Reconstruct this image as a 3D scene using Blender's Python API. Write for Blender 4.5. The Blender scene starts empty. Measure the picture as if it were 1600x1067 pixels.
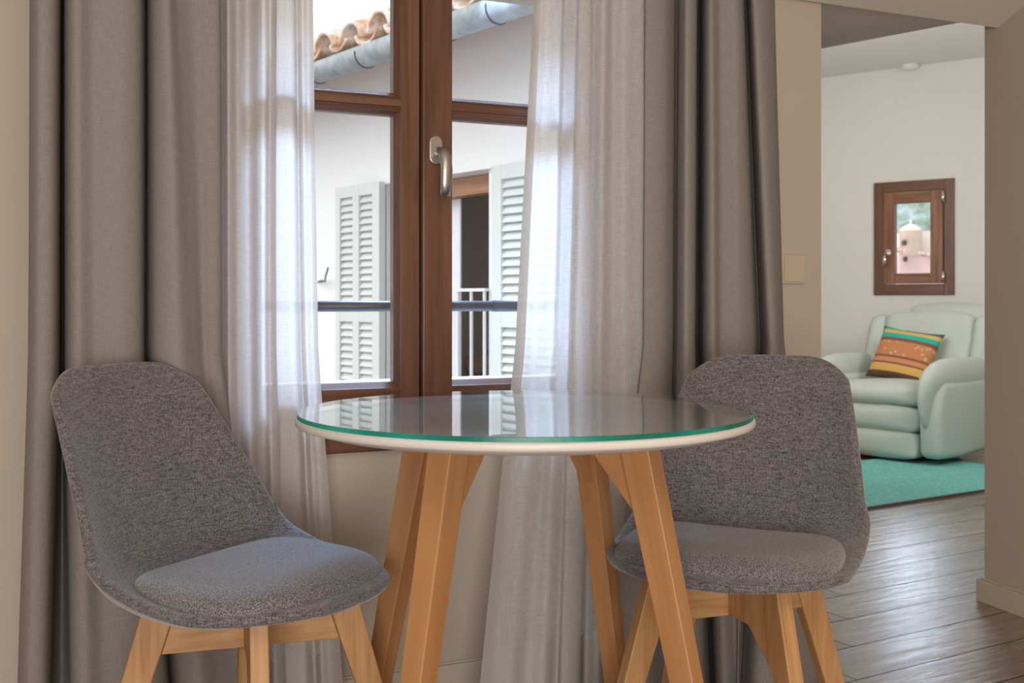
import bpy, bmesh, math, random
from mathutils import Vector, Matrix, noise
random.seed(7)
PI = math.pi
sc = bpy.context.scene
COL = sc.collection

# ------------------------------------------------------------------ camera
CAMZ, FPX, HOR = 0.955, 1680.0, 470.0
cam = bpy.data.cameras.new('camera'); cam.lens = FPX / 1600 * 36; cam.sensor_width = 36
cam.shift_y = (HOR - 533.5) / 1600
cam.clip_start = 0.05; cam.clip_end = 1000
cam.dof.use_dof = True; cam.dof.focus_distance = 1.95; cam.dof.aperture_fstop = 9.0
camo = bpy.data.objects.new('camera', cam); COL.objects.link(camo)
camo.location = (0, 0, CAMZ); camo.rotation_euler = (PI / 2, 0, 0)
sc.camera = camo
# ------------------------------------------------------------------ view, world, lights
sc.view_settings.view_transform = 'Standard'; sc.view_settings.look = 'None'
sc.view_settings.gamma = 1; sc.view_settings.use_curve_mapping = False
sc.view_settings.exposure = 0.0
w = bpy.data.worlds.new('sky'); sc.world = w; w.use_nodes = True
bg = w.node_tree.nodes['Background']; bg.inputs[0].default_value = (0.92, 0.96, 1.0, 1); bg.inputs[1].default_value = 1.0

def lamp(name, kind, loc, target, energy, color, size=1.0, size_y=None, spread=None):
    l = bpy.data.lights.new(name, kind); l.energy = energy; l.color = color
    if kind == 'AREA':
        l.size = size
        if size_y: l.shape = 'RECTANGLE'; l.size_y = size_y
        if spread: l.spread = spread
    if kind == 'SUN': l.angle = 1.5
    o = bpy.data.objects.new(name, l); COL.objects.link(o); o.location = loc
    o.rotation_euler = (Vector(target) - Vector(loc)).to_track_quat('-Z', 'Y').to_euler()
    return o
lamp('sun', 'SUN', (-20, -10, 18), (0, 0, 0), 2.5, (1, 0.98, 0.96))
lamp('overhead_fill', 'AREA', (0.6, -0.9, 2.45), (0.5, 2.4, 0.7), 10, (1, 0.88, 0.74), 1.2)  # added area fill under the ceiling; no fixture stands there
lamp('rear_fill', 'AREA', (0.2, -2.7, 0.8), (0.65, 2.4, 0.75), 113, (1, 0.94, 0.88), 2.4, 1.3)  # added soft fill behind the camera; the back wall has no window
lamp('warm_fill', 'AREA', (1.0, -0.3, 2.45), (1.1, 3.1, 1.0), 6, (1, 0.76, 0.52), 0.6)  # unseen warm lamp added to brighten the wall beside the passage
lamp('window_fill', 'AREA', (-0.22, 4.05, 2.75), (-0.15, 1.9, 0.6), 195, (0.46, 0.68, 1.0), 1.2, 0.7)  # extra lamp outside, added to strengthen the cool light through the window
lamp('far_wall_fill', 'AREA', (1.38, 5.5, 1.5), (2.7, 7.6, 1.75), 16, (1, 0.97, 0.92), 0.9)  # hidden lamp added to wash the living room's far wall and ceiling
lamp('recliner_fill', 'AREA', (3.0, 4.4, 1.8), (2.4, 6.9, 0.6), 24, (1, 0.96, 0.90), 0.9)  # out-of-sight lamp added for light on the recliner's side
lamp('small_window_glare', 'AREA', (3.9, 10.4, 2.50), (1.45, 3.8, 0.0), 1.9, (0.66, 0.80, 1.0), 0.9, 0.8, math.radians(40))  # lamp added outside, out of view, for the glare on the floor

# ------------------------------------------------------------------ material helpers
class NT:
    def __init__(s, name):
        s.m = bpy.data.materials.new(name); s.m.use_nodes = True
        s.t = s.m.node_tree; s.n = s.t.nodes; s.l = s.t.links
        s.out = s.n['Material Output']; s.b = s.n['Principled BSDF']
    def node(s, k, **kw):
        n = s.n.new(k)
        for a, v in kw.items():
            if a in n.inputs.keys() if hasattr(n.inputs, 'keys') else False: n.inputs[a].default_value = v
            else: setattr(n, a, v)
        return n
    def link(s, a, b): s.l.new(a, b)
    def coord(s, which='Object', scale=(1, 1, 1), rot=(0, 0, 0)):
        tc = s.n.new('ShaderNodeTexCoord'); mp = s.n.new('ShaderNodeMapping')
        mp.inputs['Scale'].default_value = scale; mp.inputs['Rotation'].default_value = rot
        s.link(tc.outputs[which], mp.inputs[0]); return mp.outputs[0]
    def noise(s, vec, scale, detail=3, rough=0.5, dist=0.0):
        n = s.n.new('ShaderNodeTexNoise'); n.inputs['Scale'].default_value = scale
        n.inputs['Detail'].default_value = detail; n.inputs['Roughness'].default_value = rough
        n.inputs['Distortion'].default_value = dist; s.link(vec, n.inputs['Vector']); return n.outputs['Fac']
    def ramp(s, fac, stops, interp='LINEAR'):
        r = s.n.new('ShaderNodeValToRGB'); r.color_ramp.interpolation = interp
        e = r.color_ramp.elements
        while len(e) < len(stops): e.new(0.5)
        for i, (p, c) in enumerate(stops):
            e[i].position = p; e[i].color = (*c, 1) if len(c) == 3 else c
        s.link(fac, r.inputs[0]); return r.outputs[0]
    def mixc(s, f, a, b, blend='MIX'):
        m = s.n.new('ShaderNodeMix'); m.data_type = 'RGBA'; m.blend_type = blend
        for i, v in ((0, f), (6, a), (7, b)):
            if hasattr(v, 'is_linked'): s.link(v, m.inputs[i])
            else: m.inputs[i].default_value = v if i == 0 else (*v, 1)
        return m.outputs[2]
    def math(s, op, a, b=0.0):
        m = s.n.new('ShaderNodeMath'); m.operation = op
        for i, v in ((0, a), (1, b)):
            if hasattr(v, 'is_linked'): s.link(v, m.inputs[i])
            else: m.inputs[i].default_value = v
        return m.outputs[0]
    def bump(s, h, strength=0.3, dist=0.002, target=None):
        b = s.n.new('ShaderNodeBump'); b.inputs['Strength'].default_value = strength
        b.inputs['Distance'].default_value = dist; s.link(h, b.inputs['Height'])
        if target is None: s.link(b.outputs[0], s.b.inputs['Normal'])
        return b.outputs[0]
    def setp(s, **kw):
        for k, v in kw.items():
            k = k.replace('_', ' ')
            s.b.inputs[k].default_value = v
        return s

def plain(name, col, rough=0.5, metal=0.0, var=0.06, sc_=8, bump=0.0, bscale=60):
    t = NT(name); v = t.coord()
    f = t.noise(v, sc_, 3)
    a = tuple(max(0, c * (1 - var)) for c in col); b = tuple(min(1, c * (1 + var)) for c in col)
    t.link(t.ramp(f, [(0.3, a), (0.7, b)]), t.b.inputs['Base Color'])
    t.b.inputs['Roughness'].default_value = rough; t.b.inputs['Metallic'].default_value = metal
    if bump: t.bump(t.noise(v, bscale, 4), bump, 0.002)
    return t.m

def woodmat(name, dark, mid, light, rough=0.45, gx=60, gy=3.0, bump=0.15, spec=0.5):
    t = NT(name); v = t.coord('UV', (gx, gy, 1))
    f = t.noise(v, 1.0, 5, 0.6, 0.6)
    v2 = t.coord('UV', (7, 0.9, 1)); g = t.noise(v2, 1.6, 3, 0.5, 1.2)
    f2 = t.math('ADD', t.math('MULTIPLY', f, 0.6), t.math('MULTIPLY', g, 0.4))
    c = t.ramp(f2, [(0.32, dark), (0.5, mid), (0.66, light)])
    t.link(c, t.b.inputs['Base Color'])
    t.b.inputs['Roughness'].default_value = rough
    t.b.inputs['Specular IOR Level'].default_value = spec
    t.bump(f, bump, 0.0006)
    return t.m

M = {}
M['wall'] = plain('wall_plaster', (0.52, 0.452, 0.378), 0.85, var=0.025, sc_=2.5, bump=0.12, bscale=14)
M['wall_white'] = plain('wall_white_plaster', (0.78, 0.76, 0.73), 0.85, var=0.015, sc_=2.0, bump=0.15, bscale=9)
M['ceiling'] = plain('ceiling_plaster', (0.74, 0.69, 0.62), 0.9, var=0.02, sc_=2, bump=0.1, bscale=10)
M['baseboard'] = plain('baseboard_paint', (0.60, 0.53, 0.44), 0.45, var=0.02)
M['ext_plaster'] = plain('exterior_plaster', (0.84, 0.84, 0.84), 0.95, var=0.02, sc_=1.5, bump=0.2, bscale=8)
M['winwood'] = woodmat('window_wood', (0.075, 0.029, 0.015), (0.145, 0.062, 0.034), (0.205, 0.092, 0.052), 0.38, 45, 2.0, 0.12)
M['winwood2'] = woodmat('small_window_wood', (0.13, 0.045, 0.020), (0.23, 0.092, 0.042), (0.32, 0.145, 0.07), 0.42, 45, 2.0, 0.12)
M['oak'] = woodmat('oak_leg', (0.33, 0.150, 0.052), (0.50, 0.262, 0.105), (0.60, 0.345, 0.160), 0.5, 75, 3.2, 0.25)
M['oak_rail'] = woodmat('oak_rail', (0.33, 0.150, 0.052), (0.50, 0.262, 0.105), (0.60, 0.345, 0.160), 0.5, 6, 60, 0.25)
M['beech'] = woodmat('beech_leg', (0.40, 0.185, 0.070), (0.50, 0.245, 0.098), (0.57, 0.300, 0.13), 0.42, 30, 1.4, 0.06)
M['oldwood'] = woodmat('door_wood', (0.24, 0.11, 0.055), (0.38, 0.19, 0.10), (0.48, 0.26, 0.15), 0.6, 40, 2)
M['steel'] = plain('brushed_steel', (0.46, 0.43, 0.38), 0.38, 1.0, var=0.03, sc_=40)
M['chrome'] = plain('chrome', (0.72, 0.71, 0.70), 0.15, 1.0, var=0.01)
M['zinc'] = plain('zinc_gutter', (0.36, 0.39, 0.41), 0.6, 0.25, var=0.22, sc_=14)
M['darkmetal'] = plain('dark_railing_metal', (0.085, 0.088, 0.105), 0.42, 0.3, var=0.1)
M['whitemetal'] = plain('white_railing_paint', (0.72, 0.73, 0.74), 0.5, var=0.03)
M['shutter'] = plain('shutter_paint', (0.64, 0.67, 0.65), 0.6, var=0.03, sc_=6)
M['black'] = plain('black_plastic', (0.02, 0.02, 0.02), 0.4)
M['plastic'] = plain('ivory_plastic', (0.60, 0.50, 0.39), 0.35, var=0.01)
M['whiteplastic'] = plain('white_plastic', (0.8, 0.78, 0.76), 0.4, var=0.01)
M['tabletop'] = plain('white_lacquer', (0.78, 0.745, 0.70), 0.35, var=0.01)
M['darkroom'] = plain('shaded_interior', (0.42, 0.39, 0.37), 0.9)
M['linenpanel'] = plain('pale_curtain_cloth', (0.84, 0.85, 0.92), 0.9)
M['brownfab'] = plain('brown_leather', (0.50, 0.34, 0.22), 0.6)

def tilemat():
    t = NT('terracotta'); v = t.coord()
    f = t.noise(v, 9, 5, 0.65)
    t.link(t.ramp(f, [(0.3, (0.46, 0.22, 0.11)), (0.46, (0.66, 0.42, 0.29)), (0.58, (0.84, 0.76, 0.69)), (0.75, (0.42, 0.36, 0.32))]), t.b.inputs['Base Color'])
    t.setp(Roughness=0.9); t.bump(f, 0.4, 0.01); return t.m
M['tile'] = tilemat()

def pane(name, tint=(1, 1, 1), refl=1.0, n=1.5):
    t = NT(name); t.n.remove(t.b)
    tr = t.n.new('ShaderNodeBsdfTransparent'); tr.inputs[0].default_value = (*tint, 1)
    gl = t.n.new('ShaderNodeBsdfGlossy'); gl.inputs['Roughness'].default_value = 0.0
    fr = t.n.new('ShaderNodeFresnel'); fr.inputs['IOR'].default_value = 1.5
    # a face seen from inside the pane must reflect like the outer one
    geo = t.n.new('ShaderNodeNewGeometry')
    ior = t.math('ADD', n, t.math('MULTIPLY', geo.outputs['Backfacing'], 1 / n - n))
    t.link(ior, fr.inputs['IOR'])
    mx = t.n.new('ShaderNodeMixShader')
    t.link(t.math('MULTIPLY', fr.outputs[0], refl), mx.inputs[0])
    t.link(tr.outputs[0], mx.inputs[1]); t.link(gl.outputs[0], mx.inputs[2]); t.link(mx.outputs[0], t.out.inputs[0])
    return t.m
M['glass'] = pane('window_glass', (0.99, 1.0, 1.0), 0.6)
M['tableglass'] = pane('clear_table_glass', (0.965, 0.985, 0.98), 1.0, 2.4)
def edgeglass():
    t = NT('green_glass_edge'); v = t.coord()
    f = t.noise(v, 5, 2)
    t.link(t.ramp(f, [(0.35, (0.0, 0.17, 0.12)), (0.65, (0.02, 0.40, 0.30))]), t.b.inputs['Base Color'])
    t.setp(Roughness=0.32); 
    geo = t.n.new('ShaderNodeNewGeometry'); tr = t.n.new('ShaderNodeBsdfTransparent'); mx = t.n.new('ShaderNodeMixShader')
    t.link(geo.outputs['Backfacing'], mx.inputs[0]); t.link(t.b.outputs[0], mx.inputs[1]); t.link(tr.outputs[0], mx.inputs[2]); t.link(mx.outputs[0], t.out.inputs[0]); return t.m
M['glassedge'] = edgeglass()

def fabric(name, dark, light, scale=500, rough=0.95, bump=0.6, which='Object', sheen=0.2, streak=True):
    t = NT(name); v = t.coord(which)
    f = t.noise(v, scale, 2, 0.7)
    if streak:
        va = t.coord(which, (1, 1, 0.12)); vb = t.coord(which, (0.15, 0.15, 1))
        f = t.math('ADD', t.math('MULTIPLY', f, 0.46), t.math('ADD', t.math('MULTIPLY', t.noise(va, scale * 0.9, 2), 0.27), t.math('MULTIPLY', t.noise(vb, scale * 0.9, 2), 0.27)))
    big = t.noise(v, 9, 2)
    c = t.ramp(f, [(0.38, dark), (0.62, light)])
    c = t.mixc(t.math('MULTIPLY', big, 0.25), c, dark)
    t.link(c, t.b.inputs['Base Color']); t.setp(Roughness=rough)
    t.b.inputs['Specular IOR Level'].default_value = 0.15
    t.b.inputs['Sheen Weight'].default_value = sheen; t.b.inputs['Sheen Roughness'].default_value = 0.5
    t.bump(f, bump, 0.0012); return t.m
M['chairfab'] = fabric('charcoal_melange', (0.034, 0.031, 0.034), (0.30, 0.283, 0.292), 430, bump=0.7, sheen=0.45)
M['chairpad'] = fabric('charcoal_melange_pad', (0.040, 0.038, 0.042), (0.36, 0.345, 0.365), 520, bump=0.7, sheen=0.45, streak=False)
M['mint'] = fabric('mint_upholstery', (0.46, 0.51, 0.465), (0.57, 0.62, 0.575), 300, bump=0.2, streak=False, sheen=0.1)
M['rug'] = fabric('teal_rug', (0.10, 0.42, 0.37), (0.20, 0.60, 0.53), 60, bump=0.6, streak=False, sheen=0.2)
M['rugedge'] = fabric('brown_rug_binding', (0.08, 0.05, 0.045), (0.14, 0.09, 0.08), 200, streak=False)

def drapemat():
    t = NT('grey_linen_drape'); v = t.coord('UV', (1, 1, 1))
    h = t.noise(t.coord('UV', (40, 900, 1)), 1, 3, 0.6); g = t.noise(t.coord('UV', (900, 40, 1)), 1, 3, 0.6)
    f = t.math('ADD', t.math('MULTIPLY', h, 0.5), t.math('MULTIPLY', g, 0.5))
    c = t.ramp(f, [(0.35, (0.275, 0.248, 0.232)), (0.65, (0.385, 0.353, 0.333))])
    t.n.remove(t.b)
    d = t.n.new('ShaderNodeBsdfDiffuse'); tl = t.n.new('ShaderNodeBsdfTranslucent'); mx = t.n.new('ShaderNodeMixShader')
    t.link(c, d.inputs[0]); t.link(c, tl.inputs[0]); mx.inputs[0].default_value = 0.12
    b = t.bump(f, 0.35, 0.001, 1); t.link(b, d.inputs['Normal'])
    t.link(d.outputs[0], mx.inputs[1]); t.link(tl.outputs[0], mx.inputs[2]); t.link(mx.outputs[0], t.out.inputs[0])
    return t.m
M['drape'] = drapemat()
def sheermat(name, lo, hi, col, thru=0.55):
    t = NT(name); t.n.remove(t.b)
    h = t.noise(t.coord('UV', (25, 650, 1)), 1, 4, 0.7); g = t.noise(t.coord('UV', (650, 22, 1)), 1, 4, 0.7)
    f = t.math('ADD', t.math('MULTIPLY', h, 0.5), t.math('MULTIPLY', g, 0.5))
    op = t.n.new('ShaderNodeMapRange'); op.inputs['From Min'].default_value = 0.36; op.inputs['From Max'].default_value = 0.62
    op.inputs['To Min'].default_value = lo; op.inputs['To Max'].default_value = hi; t.link(f, op.inputs['Value'])
    d = t.n.new('ShaderNodeBsdfDiffuse'); tl = t.n.new('ShaderNodeBsdfTranslucent'); mx = t.n.new('ShaderNodeMixShader')
    c = t.ramp(f, [(0.35, tuple(x * 0.9 for x in col)), (0.65, col)])
    t.link(c, d.inputs[0]); t.link(c, tl.inputs[0]); mx.inputs[0].default_value = thru
    t.link(d.outputs[0], mx.inputs[1]); t.link(tl.outputs[0], mx.inputs[2])
    tr = t.n.new('ShaderNodeBsdfTransparent'); m2 = t.n.new('ShaderNodeMixShader')
    t.link(op.outputs[0], m2.inputs[0]); t.link(tr.outputs[0], m2.inputs[1]); t.link(mx.outputs[0], m2.inputs[2])
    t.link(m2.outputs[0], t.out.inputs[0]); return t.m
M['sheer'] = sheermat('sheer_linen', 0.70, 0.97, (0.93, 0.925, 0.94), 0.48)
M['sheer_dense'] = sheermat('sheer_linen_doubled', 0.80, 1.0, (0.84, 0.81, 0.80), 0.40)
M['hem'] = sheermat('sheer_linen_hem', 0.93, 1.0, (0.60, 0.575, 0.55), 0.12)  # doubled hem; the backlight it blocks is also put into the greyer colour

def floormat():
    t = NT('oak_floor')
    at = t.n.new('ShaderNodeAttribute'); at.attribute_name = 'tint'
    f = t.noise(t.coord('UV', (30, 2.6, 1)), 1, 6, 0.58, 0.7)
    g = t.noise(t.coord('UV', (5, 1.0, 1)), 1, 3, 0.5, 2.0)
    s = t.math('ADD', t.math('MULTIPLY', f, 0.6), t.math('MULTIPLY', g, 0.4))
    s = t.math('ADD', s, t.math('MULTIPLY', t.math('SUBTRACT', at.outputs['Fac'], 0.5), 0.13))
    c = t.ramp(s, [(0.33, (0.10, 0.062, 0.047)), (0.5, (0.245, 0.165, 0.128)), (0.68, (0.37, 0.275, 0.225))])
    t.link(c, t.b.inputs['Base Color'])
    t.link(t.ramp(f, [(0.3, (0.20,) * 3), (0.7, (0.33,) * 3)]), t.b.inputs['Roughness'])
    t.b.inputs['Specular IOR Level'].default_value = 0.8; t.b.inputs['Coat Weight'].default_value = 0.8; t.b.inputs['Coat IOR'].default_value = 1.6; t.b.inputs['Coat Roughness'].default_value = 0.26
    t.b.inputs['Coat Roughness'].default_value = 0.30
    nb = t.bump(f, 0.55, 0.004); t.link(nb, t.b.inputs['Coat Normal']); return t.m
M['floor'] = floormat()
M['gap'] = plain('floor_gap', (0.03, 0.018, 0.012), 0.8)

def cushionmat():
    t = NT('striped_cushion_cloth')
    tc = t.n.new('ShaderNodeTexCoord'); sp = t.n.new('ShaderNodeSeparateXYZ'); t.link(tc.outputs['UV'], sp.inputs[0])
    stops = [(0.0, (0.10, 0.055, 0.03)), (0.10, (0.10, 0.055, 0.03)), (0.11, (0.62, 0.36, 0.10)), (0.24, (0.62, 0.36, 0.10)),
             (0.25, (0.20, 0.07, 0.05)), (0.28, (0.55, 0.23, 0.10)), (0.36, (0.22, 0.085, 0.05)), (0.40, (0.50, 0.20, 0.09)),
             (0.67, (0.50, 0.20, 0.09)), (0.68, (0.22, 0.08, 0.05)), (0.75, (0.02, 0.40, 0.34)), (0.83, (0.02, 0.40, 0.34)),
             (0.84, (0.60, 0.42, 0.12)), (0.91, (0.60, 0.42, 0.12)), (0.92, (0.07, 0.11, 0.10))]
    base = t.ramp(sp.outputs[1], stops, 'CONSTANT')
    vo = t.n.new('ShaderNodeTexVoronoi'); vo.inputs['Scale'].default_value = 1.0
    t.link(t.coord('UV', (12, 12, 1)), vo.inputs['Vector'])
    spots = t.ramp(vo.outputs['Distance'], [(0.25, (1,) * 3), (0.33, (0,) * 3)])
    inb = t.ramp(sp.outputs[1], [(0.0, (0,) * 3), (0.40, (1,) * 3), (0.67, (0,) * 3)], 'CONSTANT')
    f = t.math('MULTIPLY', spots, inb)
    c = t.mixc(t.math('MULTIPLY', f, 0.7), base, (0.66, 0.42, 0.28))
    grn = t.ramp(sp.outputs[0], [(0.0, (1,) * 3), (0.42, (0,) * 3)], 'CONSTANT')
    top = t.ramp(sp.outputs[1], [(0.0, (0,) * 3), (0.92, (1,) * 3)], 'CONSTANT')
    c = t.mixc(t.math('MULTIPLY', grn, top), c, (0.03, 0.42, 0.22))
    t.link(c, t.b.inputs['Base Color']); t.setp(Roughness=0.9)
    t.bump(t.noise(t.coord('UV', (1, 1, 1)), 120, 2), 0.4, 0.002); return t.m
M['cushion'] = cushionmat()

# ------------------------------------------------------------------ mesh helpers
class MB:
    def __init__(s): s.bm = bmesh.new(); s.uv = s.bm.loops.layers.uv.new('UVMap'); s.mi = 0
    def face(s, pts, uvs=None, mi=None, smooth=False):
        vs = [s.bm.verts.new(p) for p in pts]; f = s.bm.faces.new(vs)
        f.material_index = s.mi if mi is None else mi; f.smooth = smooth
        if uvs:
            for l, u in zip(f.loops, uvs): l[s.uv].uv = u
        return f
    def bar(s, p0, p1, w0, d0, w1=None, d1=None, up=(0, 0, 1)):
        """tapering square bar from p0 to p1, w across, d along the up side; grain runs along it"""
        p0, p1 = Vector(p0), Vector(p1); w1 = w0 if w1 is None else w1; d1 = d0 if d1 is None else d1
        z = (p1 - p0).normalized(); up = Vector(up)
        if abs(z.dot(up.normalized())) > 0.99: up = Vector((1, 0, 0)) if abs(z.x) < 0.9 else Vector((0, 1, 0))
        x = up.cross(z).normalized(); y = z.cross(x).normalized()
        L = (p1 - p0).length; ou, ov = random.random() * 9, random.random() * 9
        vs = []
        for p, w_, d_ in ((p0, w0, d0), (p1, w1, d1)):
            for a, b in ((-1, -1), (1, -1), (1, 1), (-1, 1)):
                vs.append(s.bm.verts.new(p + x * a * w_ / 2 + y * b * d_ / 2))
        us = [0, w0, w0 + d0, 2 * w0 + d0, 2 * w0 + 2 * d0]
        for i in range(4):
            j = (i + 1) % 4; f = s.bm.faces.new((vs[i], vs[j], vs[4 + j], vs[4 + i])); f.material_index = s.mi
            for l, u in zip(f.loops, ((us[i], 0), (us[i + 1], 0), (us[i + 1], L), (us[i], L))): l[s.uv].uv = (u[0] + ou, u[1] + ov)
        for q, rev in ((vs[:4], 1), (vs[4:], 0)):
            f = s.bm.faces.new(q[::-1] if rev else q); f.material_index = s.mi
            for l, u in zip(f.loops, ((0, 0), (w0, 0), (w0, d0), (0, d0))): l[s.uv].uv = (u[0] + ou, u[1] * 0.2 + ov)
        return s
    def box(s, lo, hi, axis=None):
        """axis aligned box, grain along its longest axis"""
        lo, hi = Vector(lo), Vector(hi); d = hi - lo; c = (lo + hi) / 2
        k = max(range(3), key=lambda i: abs(d[i])) if axis is None else axis
        p0, p1 = c.copy(), c.copy(); p0[k] = lo[k]; p1[k] = hi[k]
        if k == 2: return s.bar(p0, p1, d.y, d.x, up=(1, 0, 0))
        if k == 0: return s.bar(p0, p1, d.y, d.z, up=(0, 0, 1))
        return s.bar(p0, p1, d.x, d.z, up=(0, 0, 1))
    def prism(s, poly, mapf, th, smooth=False):
        """poly = list of (a,b); mapf(a,b,c) -> point; extruded by c in +-th/2"""
        n = len(poly); ou = random.random() * 9
        A = [s.bm.verts.new(mapf(a, b, -th / 2)) for a, b in poly]; B = [s.bm.verts.new(mapf(a, b, th / 2)) for a, b in poly]
        f = s.bm.faces.new(A[::-1]); g = s.bm.faces.new(B)
        for l, q in zip(f.loops, poly[::-1]): l[s.uv].uv = (q[0] + ou, q[1] + ou)
        for l, q in zip(g.loops, poly): l[s.uv].uv = (q[0] + ou + 3, q[1] + ou)
        for i in range(n):
            j = (i + 1) % n; h = s.bm.faces.new((A[i], A[j], B[j], B[i])); h.smooth = smooth
            for l, q in zip(h.loops, ((0, poly[i][1]), (0, poly[j][1]), (th, poly[j][1]), (th, poly[i][1]))): l[s.uv].uv = (q[0] + ou + 5, q[1] + ou)
            h.material_index = s.mi
        f.material_index = g.material_index = s.mi
        return s
    def tube(s, pts, r, seg=16, caps=True, flat=1.0, up=(0, 0, 1), smooth=True):
        pts = [Vector(p) for p in pts]; rs = r if isinstance(r, (list, tuple)) else [r] * len(pts); rings = []
        for i, p in enumerate(pts):
            z = (pts[min(i + 1, len(pts) - 1)] - pts[max(i - 1, 0)]).normalized(); u = Vector(up)
            if abs(z.dot(u)) > 0.98: u = Vector((1, 0, 0))
            x = u.cross(z).normalized(); y = z.cross(x)
            rings.append([s.bm.verts.new(p + x * math.cos(a) * rs[i] + y * math.sin(a) * rs[i] * flat) for a in (2 * PI * k / seg for k in range(seg))])
        for i in range(len(rings) - 1):
            for k in range(seg):
                f = s.bm.faces.new((rings[i][k], rings[i][(k + 1) % seg], rings[i + 1][(k + 1) % seg], rings[i + 1][k])); f.smooth = smooth; f.material_index = s.mi
        if caps:
            s.bm.faces.new(rings[0][::-1]).material_index = s.mi; s.bm.faces.new(rings[-1]).material_index = s.mi
        return s
    def lathe(s, prof, c=(0, 0, 0), seg=96, smooth=True, mis=None):
        c = Vector(c); rings = []
        for r, z in prof:
            if r < 1e-6: rings.append([s.bm.verts.new(c + Vector((0, 0, z)))])
            else: rings.append([s.bm.verts.new(c + Vector((r * math.cos(2 * PI * k / seg), r * math.sin(2 * PI * k / seg), z))) for k in range(seg)])
        for i in range(len(rings) - 1):
            a, b = rings[i], rings[i + 1]
            for k in range(seg):
                q = [a[k % len(a)], a[(k + 1) % len(a)], b[(k + 1) % len(b)], b[k % len(b)]]
                u = []
                for v_ in q:
                    if v_ not in u: u.append(v_)
                f = s.bm.faces.new(u); f.smooth = smooth; f.material_index = mis[i] if mis else s.mi
        return s
    def build(s, name, mats, parent=None, mat=None, bevel=0.0, subsurf=0, solid=0.0, offset=0.0, seg=2, smooth_all=False):
        s.bm.normal_update(); bmesh.ops.recalc_face_normals(s.bm, faces=s.bm.faces)
        me = bpy.data.meshes.new(name); s.bm.to_mesh(me); s.bm.free()
        for m_ in (mats if isinstance(mats, (list, tuple)) else [mats]): me.materials.append(m_)
        o = bpy.data.objects.new(name, me); COL.objects.link(o)
        if parent: o.parent = parent
        if mat is not None: o.matrix_world = mat
        if smooth_all:
            for p in me.polygons: p.use_smooth = True
        if solid:
            m_ = o.modifiers.new('solid', 'SOLIDIFY'); m_.thickness = solid; m_.offset = offset
        if bevel:
            m_ = o.modifiers.new('bevel', 'BEVEL'); m_.width = bevel; m_.segments = seg; m_.limit_method = 'ANGLE'; m_.angle_limit = math.radians(35)
            m_.harden_normals = False
        if subsurf:
            m_ = o.modifiers.new('sub', 'SUBSURF'); m_.levels = m_.render_levels = subsurf
        return o
def empty(name, mat=None, loc=None, rz=0.0):
    o = bpy.data.objects.new(name, None); COL.objects.link(o); o.empty_display_size = 0.1
    if mat is not None: o.matrix_world = mat
    if loc is not None: o.location = loc; o.rotation_euler = (0, 0, rz)
    return o
def tag(o, label, cat, group=None, kind=None):
    o['label'] = label; o['category'] = cat
    if group: o['group'] = group
    if kind: o['kind'] = kind
    return o
def struct(o, label=None, cat=None):
    o['kind'] = 'structure'
    if label: o['label'] = label
    if cat: o['category'] = cat
    return o
def ray(px): return (px - 800.0) / FPX

class Frame:
    """upright wall frame: local x along the wall, local y away from the room, z up"""
    def __init__(s, P, u):
        s.P = Vector((P[0], P[1], 0)); s.u = Vector((u[0], u[1], 0)).normalized(); s.v = Vector((-s.u.y, s.u.x, 0))
        s.M = Matrix(((s.u.x, s.v.x, 0, s.P.x), (s.u.y, s.v.y, 0, s.P.y), (0, 0, 1, 0), (0, 0, 0, 1)))
    def S(s, px, t=0.0):
        """distance along the wall at which the sight line through picture column px meets the plane y=t"""
        a = ray(px); d = Vector((a, 1, 0)); k = (t + s.P.dot(s.v)) / d.dot(s.v)
        return (d * k - s.P).dot(s.u)
    def Z(s, px, py, t=0.0):
        a = ray(px); d = Vector((a, 1, 0)); k = (t + s.P.dot(s.v)) / d.dot(s.v)
        return CAMZ + (HOR - py) / FPX * k
    def W(s, x, y, z=0.0): return s.M @ Vector((x, y, z))

# window wall / living room far wall / house across the street
WW = Frame((-0.1715, 2.618), (0.9128, 0.4084))
FW = Frame((2.85, 7.6), (0.799, -0.602))
OW = Frame((-0.03, 5.4), (0.64, -0.768))

# ------------------------------------------------------------------ room shell
A = WW.W(1.162, 0)                         # free corner beside the passage
C = Vector((1.5015, 3.416, 0)); RD = Vector((0.30, -0.954, 0)).normalized()
ZH = 1.836; TOP = 1.86
SL, SR, ZB, ZT = -0.570, 0.455, 0.606, 1.79   # window opening in the wall
WT = 0.30
m = MB()
m.box((-3.2, 0, 0), (SL, WT, 2.0)); m.box((SL, 0, 0), (SR, WT, ZB)); m.box((SL, 0, ZT), (SR, WT, 2.0))
m.box((SR, 0, 0), (1.162, WT, 2.0))
ww = m.build('wall_window', [M['wall']], mat=WW.M); struct(ww)
# solid beside the passage (end of the window wall)
def poly_prism(name, pts, z0, z1, mt):
    m = MB(); m.prism([(p[0], p[1]) for p in pts], lambda a, b, c: Vector((a, b, (z0 + z1) / 2 + c)), z1 - z0)
    return m.build(name, [mt])
B0 = WW.W(1.162, WT); 
L2 = Vector((1.100, 3.840, 0))
fdir = FW.u.copy()
struct(poly_prism('wall_passage_left', [(A.x, A.y), (L2.x, L2.y), (L2.x - 0.15, L2.y - 0.02), (B0.x - 0.05, B0.y)], 0, 2.0, M['wall']))
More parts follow.
